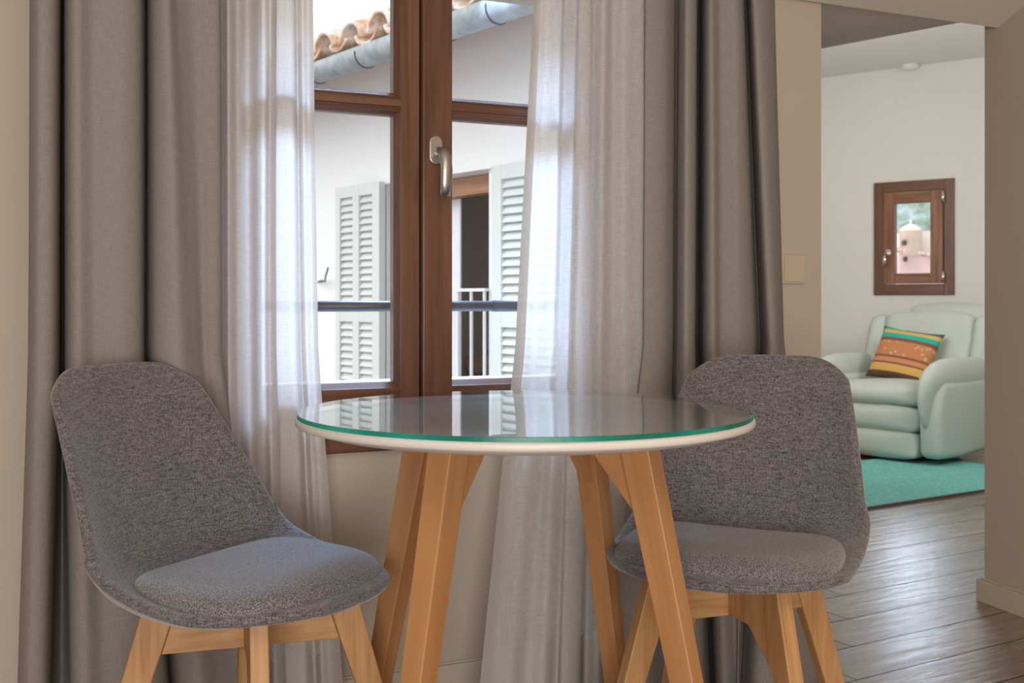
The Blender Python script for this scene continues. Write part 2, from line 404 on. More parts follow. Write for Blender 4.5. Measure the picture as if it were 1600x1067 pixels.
# right wall: thick block, its left face is seen in the picture
RE = C + RD * 7.2
C2 = C + fdir * 3.6
struct(poly_prism('wall_right', [(C.x, C.y), (RE.x, RE.y), (RE.x + 0.3, RE.y), (C2.x, C2.y + 0.0)], 0, 3.4, M['wall']))
m = MB()
g0 = WW.W(-3.2, 0); 
struct(poly_prism('wall_left', [(g0.x, g0.y), (g0.x - 0.1, g0.y), (g0.x - 0.1, -3.4), (g0.x, -3.4)], 0, 3.4, M['wall']))
struct(poly_prism('wall_back', [(g0.x, -3.4), (g0.x, -3.5), (RE.x + 0.3, -3.5), (RE.x + 0.3, -3.4)], 0, 3.4, M['wall']))
# sloping ceiling rising from the window wall towards the room, then level
n_in = -WW.v
a0 = WW.W(-3.4, 0.0, ZH); a1 = WW.W(2.3, 0.0, ZH); b0 = WW.W(-3.4, -2.6, ZH + 1.04); b1 = WW.W(2.9, -2.6, ZH + 1.04)
m = MB()
m.face([a0, a1, b1, b0]); m.face([b0, b1, Vector((4.5, -4, ZH + 1.04)), Vector((-4.5, -4, ZH + 1.04))])
struct(m.build('ceiling', [M['ceiling']], solid=0.06, offset=0))
# passage soffit: level part and the rounded edge rising to the living room
F0 = Vector((1.284, 3.269, ZH)); J = Vector((1.60, 3.395, ZH))
Lb = Vector((1.02, 3.60, ZH)); L2h = Vector((1.104, 3.845, 1.856)); Ch = Vector((1.506, 3.418, 1.855))
m = MB()
m.face([Vector((A.x - 0.15, A.y - 0.06, ZH)), F0, Lb, Vector((0.85, 3.55, ZH))])
m.face([F0, J, Ch, L2h, Vector((0.95, 3.95, 1.856)), Vector((0.85, 3.55, ZH)), Lb])
struct(m.build('ceiling_passage', [M['wall_white']]))
pn = (L2h - Ch); pn = Vector((-pn.y, pn.x, 0)).normalized(); pn = -pn if pn.y > 0 else pn
pd = (L2h - Ch).normalized()
struct(poly_prism('wall_lintel', [tuple(v) for v in ((Ch - pd * 0.1)[:2], (L2h + pd * 0.05)[:2], (L2h + pd * 0.05 + pn * 0.10)[:2], (Ch - pd * 0.1 + pn * 0.10)[:2])], 1.862, 2.75, M['wall_white']))
# living room
m = MB()
x0, x1 = -2.3, 3.0
SWL, SWR = FW.S(1366.5), FW.S(1492); SWT = FW.Z(1366.5, 286.4); SWB = FW.Z(1366.5, 461)
ix0, ix1, iz0, iz1 = SWL + 0.06, SWR - 0.06, SWB + 0.06, SWT - 0.06
ZC = 2.615
m.box((x0, 0, 0), (ix0, 0.3, ZC)); m.box((ix1, 0, 0), (x1, 0.3, ZC)); m.box((ix0, 0, 0), (ix1, 0.3, iz0)); m.box((ix0, 0, iz1), (ix1, 0.3, ZC))
struct(m.build('wall_living_far', [M['wall_white']], mat=FW.M))
f0, f1 = FW.W(x0, 0), FW.W(x1, 0)
struct(poly_prism('wall_living_left', [(f0.x, f0.y), (1.0, 4.75), (L2.x, L2.y), (L2.x - 0.12, L2.y), (0.90, 4.72), (f0.x - 0.12, f0.y)], 0, ZC, M['wall_white']))
struct(poly_prism('wall_living_right', [(f1.x, f1.y), (C2.x, C2.y), (C2.x + 0.1, C2.y), (f1.x + 0.1, f1.y)], 0, ZC, M['wall_white']))
m = MB()
m.face([(f0.x - 0.3, f0.y + 0.3, ZC), (f1.x + 0.3, f1.y + 0.3, ZC), (C2.x + 0.4, C2.y, ZC), (C.x, C.y + 0.0, ZC), (L2.x - 0.1, L2.y, ZC), (0.9, 4.75, ZC)])
struct(m.build('ceiling_living', [M['wall_white']]))

# floor: herringbone boards
def herringbone():
    m = MB(); n = 6; wd = 0.19; ang = math.radians(30); ox, oy = 0.80, 2.45
    tint = m.bm.loops.layers.float_color.new('tint')
    ca, sa = math.cos(ang), math.sin(ang)
    def plank(x, y, lx, ly):
        cx, cy = (x + lx / 2) * wd, (y + ly / 2) * wd
        X, Y = ox + cx * ca - cy * sa, oy + cx * sa + cy * ca
        if not (-3.4 < X < 6.2 and -3.6 < Y < 12): return
        g = 0.0018; q = [(x * wd + g, y * wd + g), ((x + lx) * wd - g, y * wd + g), ((x + lx) * wd - g, (y + ly) * wd - g), (x * wd + g, (y + ly) * wd - g)]
        P = [(ox + a * ca - b * sa, oy + a * sa + b * ca, 0.0) for a, b in q]
        ru, rv, rt = random.random() * 20, random.random() * 20, random.random()
        L, W_ = max(lx, ly) * wd, wd
        uv = [(0, 0), (0, L), (W_, L), (W_, 0)] if lx > ly else [(0, 0), (W_, 0), (W_, L), (0, L)]
        f = m.face(P, [(a + ru, b + rv) for a, b in uv])
        for l in f.loops: l[tint] = (rt, rt, rt, 1)
    for band in range(-6, 8):
        for k in range(-70, 90):
            plank(k + band * 2 * n, k, n, 1)
            plank(k + n + band * 2 * n, k + 1 - n, 1, n)
    m.mi = 1
    m.face([(-3.6, -3.7, -0.004), (6.4, -3.7, -0.004), (6.4, 12, -0.004), (-3.6, 12, -0.004)])
    return m.build('floor', [M['floor'], M['gap']])
struct(herringbone())

# baseboards
m = MB(); m.box((-3.1, -0.014, 0.0), (1.162 + 0.0, 0.0, 0.070)); m.box((-3.1, -0.007, 0.070), (1.162, 0.0, 0.075))
struct(m.build('baseboard_window', [M['baseboard']], mat=WW.M, bevel=0.002))
RF = Frame((C.x, C.y), (RD.x, RD.y))
if (RF.M @ Vector((0, 1, 0)) - Vector(C)).x < 0: pass
sgn = -1 if RF.v.x > 0 else 1
m = MB()
lo, hi = sorted((0.0, sgn * 0.018))
m.box((-0.018, lo, 0), (6.8, hi, 0.070)); m.box((-0.009, lo / 2, 0.070), (6.8, hi / 2, 0.076))
struct(m.build('baseboard_right', [M['baseboard']], mat=RF.M, bevel=0.002))
m = MB(); m.box((x0 + 0.2, -0.016, 0), (x1 - 0.3, 0, 0.07))
struct(m.build('baseboard_living', [M['baseboard']], mat=FW.M, bevel=0.002))

# ------------------------------------------------------------------ main window
win = empty('window_1', mat=WW.M); struct(win)
def P(m, name, mat, parent=win, **k): return m.build(name, mat if isinstance(mat, list) else [mat], parent=parent, **k)
fs0, fs1, fz0, fz1 = -0.557, 0.443, 0.600, 1.80
m = MB(); fw_ = 0.045
m.box((fs0 - 0.02, -0.018, fz0), (fs0 + fw_, 0.05, fz1)); m.box((fs1 - fw_, -0.018, fz0), (fs1 + 0.02, 0.05, fz1))
m.box((fs0 + fw_, -0.018, fz0), (fs1 - fw_, 0.05, fz0 + 0.085)); m.box((fs0 + fw_, -0.018, fz1 - 0.05), (fs1 - fw_, 0.05, fz1))
P(m, 'window_frame', M['winwood'], bevel=0.003)
smid = WW.S(655.3, -0.02)
GZ0, GZ1, RZ0, RZ1 = 0.762, 1.735, 1.396, 1.449
def sash(g0, g1, s0, s1, meet, sign):
    """g0..g1 glass, s0..s1 sash outer edges"""
    root_m = MB(); y0, y1 = -0.028, 0.020
    root_m.box((s0, y0, fz0 + 0.088), (g0 - 0.012, y1, fz1 - 0.052)); root_m.box((g1 + 0.012, y0, fz0 + 0.088), (s1, y1, fz1 - 0.052))
    root_m.box((g0 - 0.012, y0, fz0 + 0.088), (g1 + 0.012, y1, GZ0 - 0.012)); root_m.box((g0 - 0.012, y0, GZ1 + 0.012), (g1 + 0.012, y1, fz1 - 0.052))
    root_m.box((g0 - 0.012, y0 + 0.006, RZ0 + 0.008), (g1 + 0.012, y1, RZ1 - 0.008))
    root_m.box((g0 - 0.012, y0 - 0.001, RZ0 + 0.019), (g1 + 0.012, y0 + 0.01, RZ1 - 0.019))
    sh = P(root_m, 'sash', M['winwood'], bevel=0.0025)
    b = MB()
    for (z0, z1) in ((GZ0, RZ0), (RZ1, GZ1)):   # sloping glazing beads round each pane
        def quad(a, bq, c, d): b.face([a, bq, c, d], [(0, 0), (0, 0.4), (0.02, 0.4), (0.02, 0)])
        o_, i_ = y0 + 0.004, 0.006
        G = [(g0, z0), (g1, z0), (g1, z1), (g0, z1)]; O = [(g0 - 0.013, z0 - 0.013), (g1 + 0.013, z0 - 0.013), (g1 + 0.013, z1 + 0.013), (g0 - 0.013, z1 + 0.013)]
        for i in range(4):
            j = (i + 1) % 4
            b.face([(O[i][0], o_, O[i][1]), (O[j][0], o_, O[j][1]), (G[j][0], i_ - 0.014, G[j][1]), (G[i][0], i_ - 0.014, G[i][1])], [(0, 0), (0, 0.5), (0.02, 0.5), (0.02, 0)])
            b.face([(G[i][0], i_ - 0.014, G[i][1]), (G[j][0], i_ - 0.014, G[j][1]), (G[j][0], i_ + 0.012, G[j][1]), (G[i][0], i_ + 0.012, G[i][1])], [(0, 0), (0, 0.5), (0.02, 0.5), (0.02, 0)])
    b.build('glazing_bead', [M['winwood']], parent=sh)
    for (z0, z1) in ((GZ0, RZ0), (RZ1, GZ1)):
        g = MB(); g.box((g0 - 0.01, 0.006, z0 - 0.01), (g1 + 0.01, 0.010, z1 + 0.01)); g.build('glass_pane', [M['glass']], parent=sh)
    return sh
gl1 = WW.S(613, 0.0); gr0 = WW.S(702, 0.0)
sashL = sash(-0.436, gl1, fs0 + fw_ - 0.004, smid - 0.003, 'r', 1)
sashR = sash(gr0, 0.324, smid + 0.003, fs1 - fw_ + 0.004, 'l', 1)
m = MB(); m.box((smid + 0.003, -0.038, fz0 + 0.09), (gr0 - 0.006, -0.027, fz1 - 0.055)); m.build('cover_strip', [M['winwood']], parent=sashR, bevel=0.003)
m = MB(); m.box((smid - 0.003, 0.0, fz0 + 0.09), (smid + 0.003, 0.02, fz1 - 0.05)); m.build('seal', [M['black']], parent=sashR)
# window handle
hs = (WW.S(680, -0.04)); hz = WW.Z(680, 235, -0.04)
h = MB(); pts = []
pw, ph = 0.0165, 0.034
outl = [(pw * math.cos(a), (ph - pw) + pw * math.sin(a)) for a in [PI * i / 12 for i in range(13)]] + [(pw * math.cos(a), -(ph - pw) + pw * math.sin(a)) for a in [PI + PI * i / 12 for i in range(13)]]
h.prism(outl, lambda a, b, c: Vector((hs + a, -0.043 + c, hz + b)), 0.010)
hd = h.build('window_handle', [M['steel']], parent=sashR, bevel=0.002)
h = MB(); h.tube([(hs, -0.046, hz - 0.004), (hs, -0.062, hz - 0.004), (hs + 0.003, -0.078, hz - 0.006), (hs + 0.008, -0.088, hz - 0.020), (hs + 0.010, -0.091, hz - 0.050), (hs + 0.010, -0.088, hz - 0.085), (hs + 0.009, -0.083, hz - 0.112)],
               [0.011, 0.010, 0.0125, 0.0150, 0.0150, 0.0140, 0.0130], 16, flat=0.62, up=(0, 1, 0))
# lever hangs down beside the plate as in a closed casement
hl = h.build('window_handle_lever', [M['steel']], parent=sashR)
# outer sill and reveal
m = MB(); m.box((SL - 0.02, 0.055, 0.66), (SR + 0.02, 0.36, 0.742)); P(m, 'outer_sill', M['ext_plaster'])
# guard rail across the window
m = MB(); zr = WW.Z(560, 478.5, 0.16)
m.tube([(-0.68, 0.16, zr), (0.56, 0.16, zr)], 0.0135, 20)
gr_ = m.build('guard_rail', [M['darkmetal']], mat=WW.M); tag(gr_, 'dark grey round metal guard bar running across outside the window', 'railing')
m = MB(); xs_ = WW.S(770, 0.16); m.tube([(xs_, 0.16, zr), (0.55, 0.16, zr)], 0.0150, 20); m.build('sleeve', [M['darkmetal']], parent=gr_)
for xa_, xb_ in ((-0.70, -0.58), (0.46, 0.56)):
    m = MB(); m.box((xa_, 0.145, zr - 0.03), (xb_, 0.175, zr + 0.03)); m.build('bracket', [M['darkmetal']], parent=gr_)

# ------------------------------------------------------------------ light switch
s1_ = WW.S(1259, -0.01); s0_ = s1_ - 0.155; z1_ = WW.Z(1240, 398, -0.01); z0_ = WW.Z(1240, 443, -0.01)
sw = empty('light_switch', mat=WW.M @ Matrix.Translation((0, 0, 0))); tag(sw, 'ivory double light switch on the tan wall beside the right curtain', 'light switch')
m = MB(); m.box((s0_, -0.009, z0_), (s1_, 0.0, z1_)); m.build('switch_plate', [M['plastic']], parent=sw, bevel=0.002)
for k in range(2):
    a = s0_ + 0.006 + k * 0.0745
    m = MB(); m.box((a, -0.0125, z0_ + 0.006), (a + 0.0685, -0.009, z1_ - 0.006)); m.build('rocker', [M['plastic']], parent=sw, bevel=0.0012)

# ------------------------------------------------------------------ curtains
def catmull(p, n):
    out = []
    for i in range(len(p) - 1):
        p0 = p[max(i - 1, 0)]; p1 = p[i]; p2 = p[i + 1]; p3 = p[min(i + 2, len(p) - 1)]
        for k in range(n):
            t = k / n; t2, t3 = t * t, t * t * t
            out.append(tuple(0.5 * ((2 * b) + (-a + c) * t + (2 * a - 5 * b + 4 * c - d) * t2 + (-a + 3 * b - 3 * c + d) * t3) for a, b, c, d in zip(p0, p1, p2, p3)))
    out.append(tuple(p[-1])); return out
ZY = [(1.66, 0), (0.84, 550), (0.12, 1067)]
def curtain(cols0, z0, z1, mats, name, rows=60, n=8, seed=0, hemcols=0, wob=0.004, flare=0.0):
    """cols: (x at top, x at middle, x at bottom of the picture, distance in front of wall [, distance at bottom])"""
    cols = [c if len(c) > 4 else (*c, c[3] + flare) for c in cols0]
    m = MB(); grid = []
    for r in range(rows + 1):
        z = z0 + (z1 - z0) * r / rows
        ctl = []
        for c in cols:
            d = c[3] if len(c) < 5 else (c[3] if z > 0.84 else c[4] + (c[3] - c[4]) * max(0, (z - 0.1) / 0.74))
            S = [WW.S(x, -d) for x in c[:3]]
            # quadratic through the three heights, linear beyond
            za, zb, zc = 1.66, 0.84, 0.12
            if z >= zb: s = S[1] + (S[0] - S[1]) * (z - zb) / (za - zb)
            else: s = S[1] + (S[2] - S[1]) * (zb - z) / (zb - zc)
            ctl.append((s, -d))
        line = catmull(ctl, n)
        row = []
        for i, (s, d) in enumerate(line):
            q = noise.noise(Vector((s * 5 + seed, z * 1.3, seed * 3.1))) * wob
            q2 = noise.noise(Vector((s * 14 + seed, z * 3.0, seed + 9))) * wob * 0.4
            row.append(Vector((s + q * 0.6, d + q + q2, z)))
        grid.append(row)
    U = [0.0]
    mid = grid[len(grid) // 2]
    for i in range(1, len(mid)): U.append(U[-1] + (mid[i] - mid[i - 1]).length)
    vs = [[m.bm.verts.new(p) for p in row] for row in grid]
    for r in range(rows):
        for i in range(len(mid) - 1):
            f = m.bm.faces.new((vs[r][i], vs[r][i + 1], vs[r + 1][i + 1], vs[r + 1][i])); f.smooth = True
            za, zb = grid[r][i].z, grid[r + 1][i].z
            f.material_index = 1 if (len(mats) > 1 and (zb < z0 + 0.155 or U[i] < hemcols or U[i + 1] > U[-1] - (0.0 if hemcols >= 0 else -hemcols))) else 0
            for l, u in zip(f.loops, ((U[i], za), (U[i + 1], za), (U[i + 1], zb), (U[i], zb))): l[m.uv].uv = u
    return m, name
# left drape
colsL = [(50, 44, 28, .07), (47, 43, 27, .13), (60, 55, 42, .185), (80, 78, 64, .185), (93, 89, 76, .15), (97, 94, 82, .07), (98, 97, 96, .03), (99, 99, 108, .07), (104, 104, 112, .155), (120, 122, 135, .190),
         (145, 148, 165, .17), (172, 172, 200, .175), (200, 200, 235, .170), (220, 222, 262, .14), (227.5, 228, 268, .07), (228.5, 230, 270, .055), (230, 232, 272, .09), (238, 245, 285, .155), (258, 280, 315, .185),
         (275, 305, 345, .15), (300, 318, 372, .125), (325, 330, 392, .13), (341, 342, 408, .125), (345, 347, 412, .105), (340, 342, 405, .095)]
m, n_ = curtain(colsL, 0.012, 1.80, [M['drape']], 'drape', seed=1)
o = m.build('drape', [M['drape']], mat=WW.M, solid=0.0015, offset=-1); tag(o, 'heavy grey-beige linen drape hanging left of the window behind the left chair', 'curtain', 'linen drapes beside the window')
o['label'] = 'heavy grey-beige linen drape hanging at the left, behind the left chair'
colsR = [(1014, 1008, 960, .075), (1008, 1006, 955, .09), (1022, 1020, 985, .10), (1040, 1038, 1015, .10), (1052, 1050, 1040, .085), (1058, 1055, 1052, .07), (1062, 1058, 1056, .12), (1072, 1070, 1075, .175), (1086, 1083, 1095, .16),
         (1090, 1087, 1105, .09), (1091.5, 1089, 1110, .04), (1094, 1092, 1112, .06), (1100, 1100, 1118, .14), (1112, 1115, 1132, .175), (1124, 1126, 1146, .15), (1136, 1140, 1152, .155), (1152, 1158, 1153, .165), (1163, 1178, 1156, .14), (1167, 1186, 1158, .08),
         (1170, 1190, 1164, .10), (1177, 1200, 1185, .165), (1190, 1212, 1225, .175), (1204, 1220, 1262, .145), (1212, 1225, 1284, .09), (1210, 1222, 1280, .06)]
m, n_ = curtain(colsR, 0.012, 1.80, [M['drape']], 'drape', seed=5, flare=0.24)
o = m.build('drape', [M['drape']], mat=WW.M, solid=0.0015, offset=-1); tag(o, 'heavy grey-beige linen drape hanging right of the window behind the right chair', 'curtain', 'linen drapes beside the window')
# sheers
colsSL = [(300, 300, 300, .075), (320, 322, 325, .085), (345, 347, 350, .062), (356, 358, 362, .092), (370, 372, 378, .066), (386, 390, 394, .095), (404, 404, 405, .070), (414, 413, 418, .068), (422, 421, 430, .098), (432, 432, 445, .070),
          (424, 425, 440, .055), (440, 442, 462, .050), (458, 462, 478, .055), (463, 470, 492, .10), (472, 479, 503, .075), (480, 489, 516, .090), (489, 498, 534, .080)]
m, n_ = curtain(colsSL, 0.015, 1.80, [M['sheer'], M['hem']], 'sheer_curtain', seed=8, hemcols=0.0)
o = m.build('sheer_curtain', [M['sheer_dense'], M['hem']], mat=WW.M); tag(o, 'thin translucent off-white sheer curtain over the left side of the window', 'curtain', 'sheer curtains')
colsSR = [(833, 805, 752, .085), (843, 818, 775, .075), (858, 838, 800, .090), (876, 862, 825, .070), (884, 872, 850, .095), (900, 888, 870, .072), (906, 893, 880, .098), (922, 915, 905, .098), (927, 924, 915, .062), (944, 938, 935, .092),
          (958, 955, 960, .068), (975, 974, 985, .090), (992, 990, 1005, .085), (1006, 1005, 1025, .080), (1010, 1010, 1045, .060), (1020, 1025, 1070, .058), (1050, 1050, 1100, .056)]
m, n_ = curtain(colsSR, 0.015, 1.80, [M['sheer'], M['hem']], 'sheer_curtain', seed=13, hemcols=0.030, flare=0.13)
o = m.build('sheer_curtain', [M['sheer'], M['hem']], mat=WW.M); tag(o, 'thin translucent off-white sheer curtain over the right side of the window, hem towards the middle', 'curtain', 'sheer curtains')

# ------------------------------------------------------------------ table
TC = Vector((ray(820) * 1.908, 1.908, 0)); TH = 0.7633
tb = empty('round_table', loc=TC); tag(tb, 'round white table with glass cover on four slanting light wood legs between the chairs', 'table')
m = MB()
zt = TH - 0.008
m.lathe([(0, zt), (0.394, zt), (0.3985, zt - 0.0012), (0.400, zt - 0.004), (0.400, zt - 0.0105), (0.397, zt - 0.013), (0.360, zt - 0.0235), (0.352, zt - 0.0245), (0, zt - 0.0245)], seg=160)
m.build('tabletop', [M['tabletop']], parent=tb, bevel=0)
m = MB(); m.lathe([(0, zt + 0.0005), (0.3965, zt + 0.0005), (0.3965, TH - 0.0006), (0.3955, TH), (0, TH)], seg=160, smooth=False, mis=[0, 1, 1, 0])
m.build('glass_cover', [M['tableglass'], M['glassedge']], parent=tb)
zu = zt - 0.0245
a0 = math.atan2(-0.19, -0.125)
for k in range(4):
    a = a0 + k * PI / 2; er = Vector((math.cos(a), math.sin(a), 0)); et = Vector((-math.sin(a), math.cos(a), 0))
    top = er * 0.222; bot = er * (0.222 + 0.225 * zu)
    m = MB(); m.bar(bot, top + Vector((0, 0, zu)), 0.034, 0.034, 0.046, 0.052, up=er)
    lg = m.build('leg', [M['beech']], parent=tb, bevel=0.002)
    # brace plate running inwards from the leg under the top
    m = MB()
    m.prism([(0.205, zu), (0.205 + 0.19 * 0.13 - 0.004, zu - 0.13), (0.135, zu - 0.022), (0.125, zu)], lambda r_, z_, c: er * r_ + et * c + Vector((0, 0, z_)), 0.026)
    m.build('brace', [M['beech']], parent=tb, bevel=0.0015)
for s_ in (0, 1):
    a = a0 + s_ * PI / 2; er = Vector((math.cos(a), math.sin(a), 0))
    m = MB(); m.bar(-er * 0.16 + Vector((0, 0, zu - 0.011)), er * 0.16 + Vector((0, 0, zu - 0.011)), 0.030, 0.022); m.build('cross_rail', [M['beech']], parent=tb)

# ------------------------------------------------------------------ chairs
def interp(tab, x):
    for (a, fa), (b, fb) in zip(tab, tab[1:]):
        if x <= b:
            t = (x - a) / (b - a); t = max(0, t); return fa + (fb - fa) * t
    return tab[-1][1]
def smooth_tab(tab):
    """smooth (catmull) lookup"""
    xs = [p[0] for p in tab]
    def f(x):
        x = min(max(x, xs[0]), xs[-1])
        i = max(0, min(len(tab) - 2, sum(1 for q in xs if q <= x) - 1))
        x1, x2 = xs[i], xs[i + 1]; y1, y2 = tab[i][1], tab[i + 1][1]
        y0 = tab[max(i - 1, 0)][1]; x0 = xs[max(i - 1, 0)]; y3 = tab[min(i + 2, len(tab) - 1)][1]; x3 = xs[min(i + 2, len(tab) - 1)]
        m1 = (y2 - y0) / (x2 - x0) if x2 != x0 else 0; m2 = (y3 - y1) / (x3 - x1) if x3 != x1 else 0
        t = (x - x1) / (x2 - x1); hh = x2 - x1
        return (2*t**3 - 3*t*t + 1) * y1 + (t**3 - 2*t*t + t) * hh * m1 + (-2*t**3 + 3*t*t) * y2 + (t**3 - t*t) * hh * m2
    return f
# centre line of the shell: arc length -> (forward, up)
prof = [(0.225, 0.465), (0.210, 0.470), (0.16, 0.468), (0.08, 0.460), (0.0, 0.455), (-0.08, 0.455), (-0.140, 0.462), (-0.182, 0.482), (-0.208, 0.520), (-0.230, 0.580), (-0.257, 0.650), (-0.290, 0.730), (-0.318, 0.795), (-0.334, 0.830)]
cp = catmull(prof, 12); arc = [0.0]
for i in range(1, len(cp)): arc.append(arc[-1] + math.dist(cp[i], cp[i - 1]))
LT = arc[-1]
def centre(l):
    l = min(max(l, 0), LT)
    for i in range(1, len(arc)):
        if l <= arc[i]:
            t = (l - arc[i - 1]) / (arc[i] - arc[i - 1]); return (cp[i - 1][0] + (cp[i][0] - cp[i - 1][0]) * t, cp[i - 1][1] + (cp[i][1] - cp[i - 1][1]) * t)
    return cp[-1]
wtab = smooth_tab([(0.0, 0.216), (0.12, 0.222), (0.25, 0.230), (0.36, 0.228), (0.44, 0.219), (0.55, 0.201), (0.70, 0.173), (LT, 0.151)])
ltab = smooth_tab([(0.0, -0.006), (0.10, 0.002), (0.22, 0.020), (0.32, 0.046), (0.40, 0.070), (0.48, 0.067), (0.60, 0.046), (0.72, 0.026), (LT, 0.010)])
ttab = smooth_tab([(0.0, 0.0), (0.10, 0.012), (0.22, 0.032), (0.36, 0.034), (0.48, 0.016), (0.60, 0.004), (LT, 0.0)])
def width(l): return wtab(l)
def shell_pt(l, u):
    y, z = centre(l); e = 0.004; y2, z2 = centre(l + e); y1, z1 = centre(l - e)
    ty, tz = y2 - y1, z2 - z1; n = math.hypot(ty, tz); ty /= n; tz /= n
    ny, nz = tz, -ty        # normal: up on the seat, forward on the back
    if nz < 0 and abs(nz) > abs(ny): ny, nz = -ny, -nz
    d = ltab(l) * abs(u) ** 2.6
    return Vector((width(l) * u, y + ny * d, z + nz * d)), Vector((0, ny, nz))
def make_chair():
    root = empty('dining_chair', loc=(0, 0, 0))
    m = MB(); R, Cn, T = 60, 32, 0.019
    def q_(r, c):
        u = -1 + 2 * c / Cn; u = math.sin(u * PI / 2) * 0.4 + u * 0.6; t = r / R
        la = 0.155 * abs(u) ** 3.0; lb = LT - 0.056 * abs(u) ** 6
        return la + (lb - la) * t, u
    def sp(r, c): return shell_pt(*q_(r, c))[0]
    In = [[sp(r, c) for c in range(Cn + 1)] for r in range(R + 1)]
    Nm = [[None] * (Cn + 1) for _ in range(R + 1)]
    for r in range(R + 1):
        for c in range(Cn + 1):
            dr_ = In[min(r + 1, R)][c] - In[max(r - 1, 0)][c]; dc_ = In[r][min(c + 1, Cn)] - In[r][max(c - 1, 0)]
            n = dc_.cross(dr_).normalized()
            if n.dot(shell_pt(*q_(r, c))[1]) < 0: n = -n
            Nm[r][c] = n
    vi = [[m.bm.verts.new(In[r][c]) for c in range(Cn + 1)] for r in range(R + 1)]
    vo = [[None] * (Cn + 1) for _ in range(R + 1)]
    for r in range(R + 1):
        for c in range(Cn + 1):
            l, u = q_(r, c); vo[r][c] = m.bm.verts.new(In[r][c] - Nm[r][c] * (T + ttab(l) * (1 - abs(u) ** 3) * min(1, r / 6, (R - r) / 6)))
    for r in range(R):
        for c in range(Cn):
            m.bm.faces.new((vi[r][c], vi[r][c + 1], vi[r + 1][c + 1], vi[r + 1][c])).smooth = True
            m.bm.faces.new((vo[r][c], vo[r + 1][c], vo[r + 1][c + 1], vo[r][c + 1])).smooth = True
    loop = [(0, c) for c in range(Cn)] + [(r, Cn) for r in range(R)] + [(R, c) for c in range(Cn, 0, -1)] + [(r, 0) for r in range(R, 0, -1)]
    NL = len(loop); rim = []
    for i in range(NL):
        r, c = loop[i]; a_ = In[loop[i - 1][0]][loop[i - 1][1]]; b_ = In[loop[(i + 1) % NL][0]][loop[(i + 1) % NL][1]]
        tg = (b_ - a_).normalized(); n = Nm[r][c]; o_ = tg.cross(n).normalized()
        if o_.dot(In[r][c] - In[R // 2 if 8 < r < R - 8 or True else r][Cn // 2]) < 0 and r not in (0, R): o_ = -o_
        if r == 0 and o_.y < 0: o_ = -o_
        if r == R and o_.z < 0: o_ = -o_
        if c in (0, Cn) and o_.x * In[r][c].x < 0 and abs(o_.x) > 0.3: o_ = -o_
        mid = In[r][c] - n * T / 2; ring = []
        for k in (1, 2, 3):
            an = PI * k / 4; ring.append(m.bm.verts.new(mid + n * math.cos(an) * T / 2 + o_ * math.sin(an) * T / 2))
        rim.append([vi[r][c]] + ring + [vo[r][c]])
    for i in range(NL):
        a_, b_ = rim[i], rim[(i + 1) % NL]
        for k in range(4): m.bm.faces.new((a_[k], a_[k + 1], b_[k + 1], b_[k])).smooth = True
    m.build('seat_shell', [M['chairfab']], parent=root)
    # padded cushion
    m = MB(); NR, NS = 16, 64; l0, l1 = 0.022, 0.385; lc, lh = (l0 + l1) / 2, (l1 - l0) / 2
    def pad(rr, th, bottom=False):
        cx, sx = math.cos(th), math.sin(th); e = 2 / 2.5
        a = math.copysign(abs(cx) ** e, cx) * rr; bq = math.copysign(abs(sx) ** e, sx) * rr
        l = lc + lh * bq
        ph_ = 0.214
        x = ph_ * a; u = x / max(width(l), 0.02); u = max(-0.97, min(0.97, u))
        p, n = shell_pt(l, u)
        th_ = 0.0 if bottom else 0.038 * (max(0.0, 1 - rr ** 6)) ** 0.5
        nn = Vector((0, n.y * 0.5, abs(n.z))).normalized()
        return Vector((x, p.y, p.z)) + nn * th_
    rings = []
    rs = [0.0] + [1 - (1 - i / NR) ** 1.8 for i in range(1, NR + 1)]
    c0 = m.bm.verts.new(pad(0, 0)); 
    for rr in rs[1:]: rings.append([m.bm.verts.new(pad(rr, 2 * PI * k / NS)) for k in range(NS)])
    for k in range(NS):
        f = m.bm.faces.new((c0, rings[0][k], rings[0][(k + 1) % NS])); f.smooth = True
        for i in range(len(rings) - 1):
            f = m.bm.faces.new((rings[i][k], rings[i + 1][k], rings[i + 1][(k + 1) % NS], rings[i][(k + 1) % NS])); f.smooth = True
    low = [m.bm.verts.new(v.co - Vector((0, 0, 0.010))) for v in rings[-1]]
    for k in range(NS):
        f = m.bm.faces.new((rings[-1][k], low[k], low[(k + 1) % NS], rings[-1][(k + 1) % NS])); f.smooth = True
    m.bm.faces.new(low)
    m.build('seat_cushion', [M['chairpad']], parent=root)
    # crossed rails and legs
    for k in range(4):
        a = PI / 4 + k * PI / 2; er = Vector((math.cos(a), math.sin(a), 0)); et = Vector((-math.sin(a), math.cos(a), 0))
        m = MB()
        pl = [(0.178, 0.446), (0.304, 0.0), (0.272, 0.0), (0.166, 0.290), (0.085, 0.352), (0.0145, 0.352), (0.0145, 0.446)] if k % 2 == 0 else [(0.178, 0.446), (0.304, 0.0), (0.272, 0.0), (0.152, 0.352), (0.122, 0.446)]
        m.prism(pl, lambda r_, z_, c: er * r_ + et * c + Vector((0, 0, z_)), 0.030)
        m.build('leg', [M['oak']], parent=root, bevel=0.0025)
    er = Vector((math.cos(PI * 0.75), math.sin(PI * 0.75), 0)); et = Vector((er.y, -er.x, 0))
    m = MB(); m.prism([(-0.122, 0.444), (-0.152, 0.350), (0.152, 0.350), (0.122, 0.444)], lambda r_, z_, c: er * r_ + et * c + Vector((0, 0, z_)), 0.027)
    o = m.build('cross_rail', [M['oak_rail']], parent=root, bevel=0.0015)
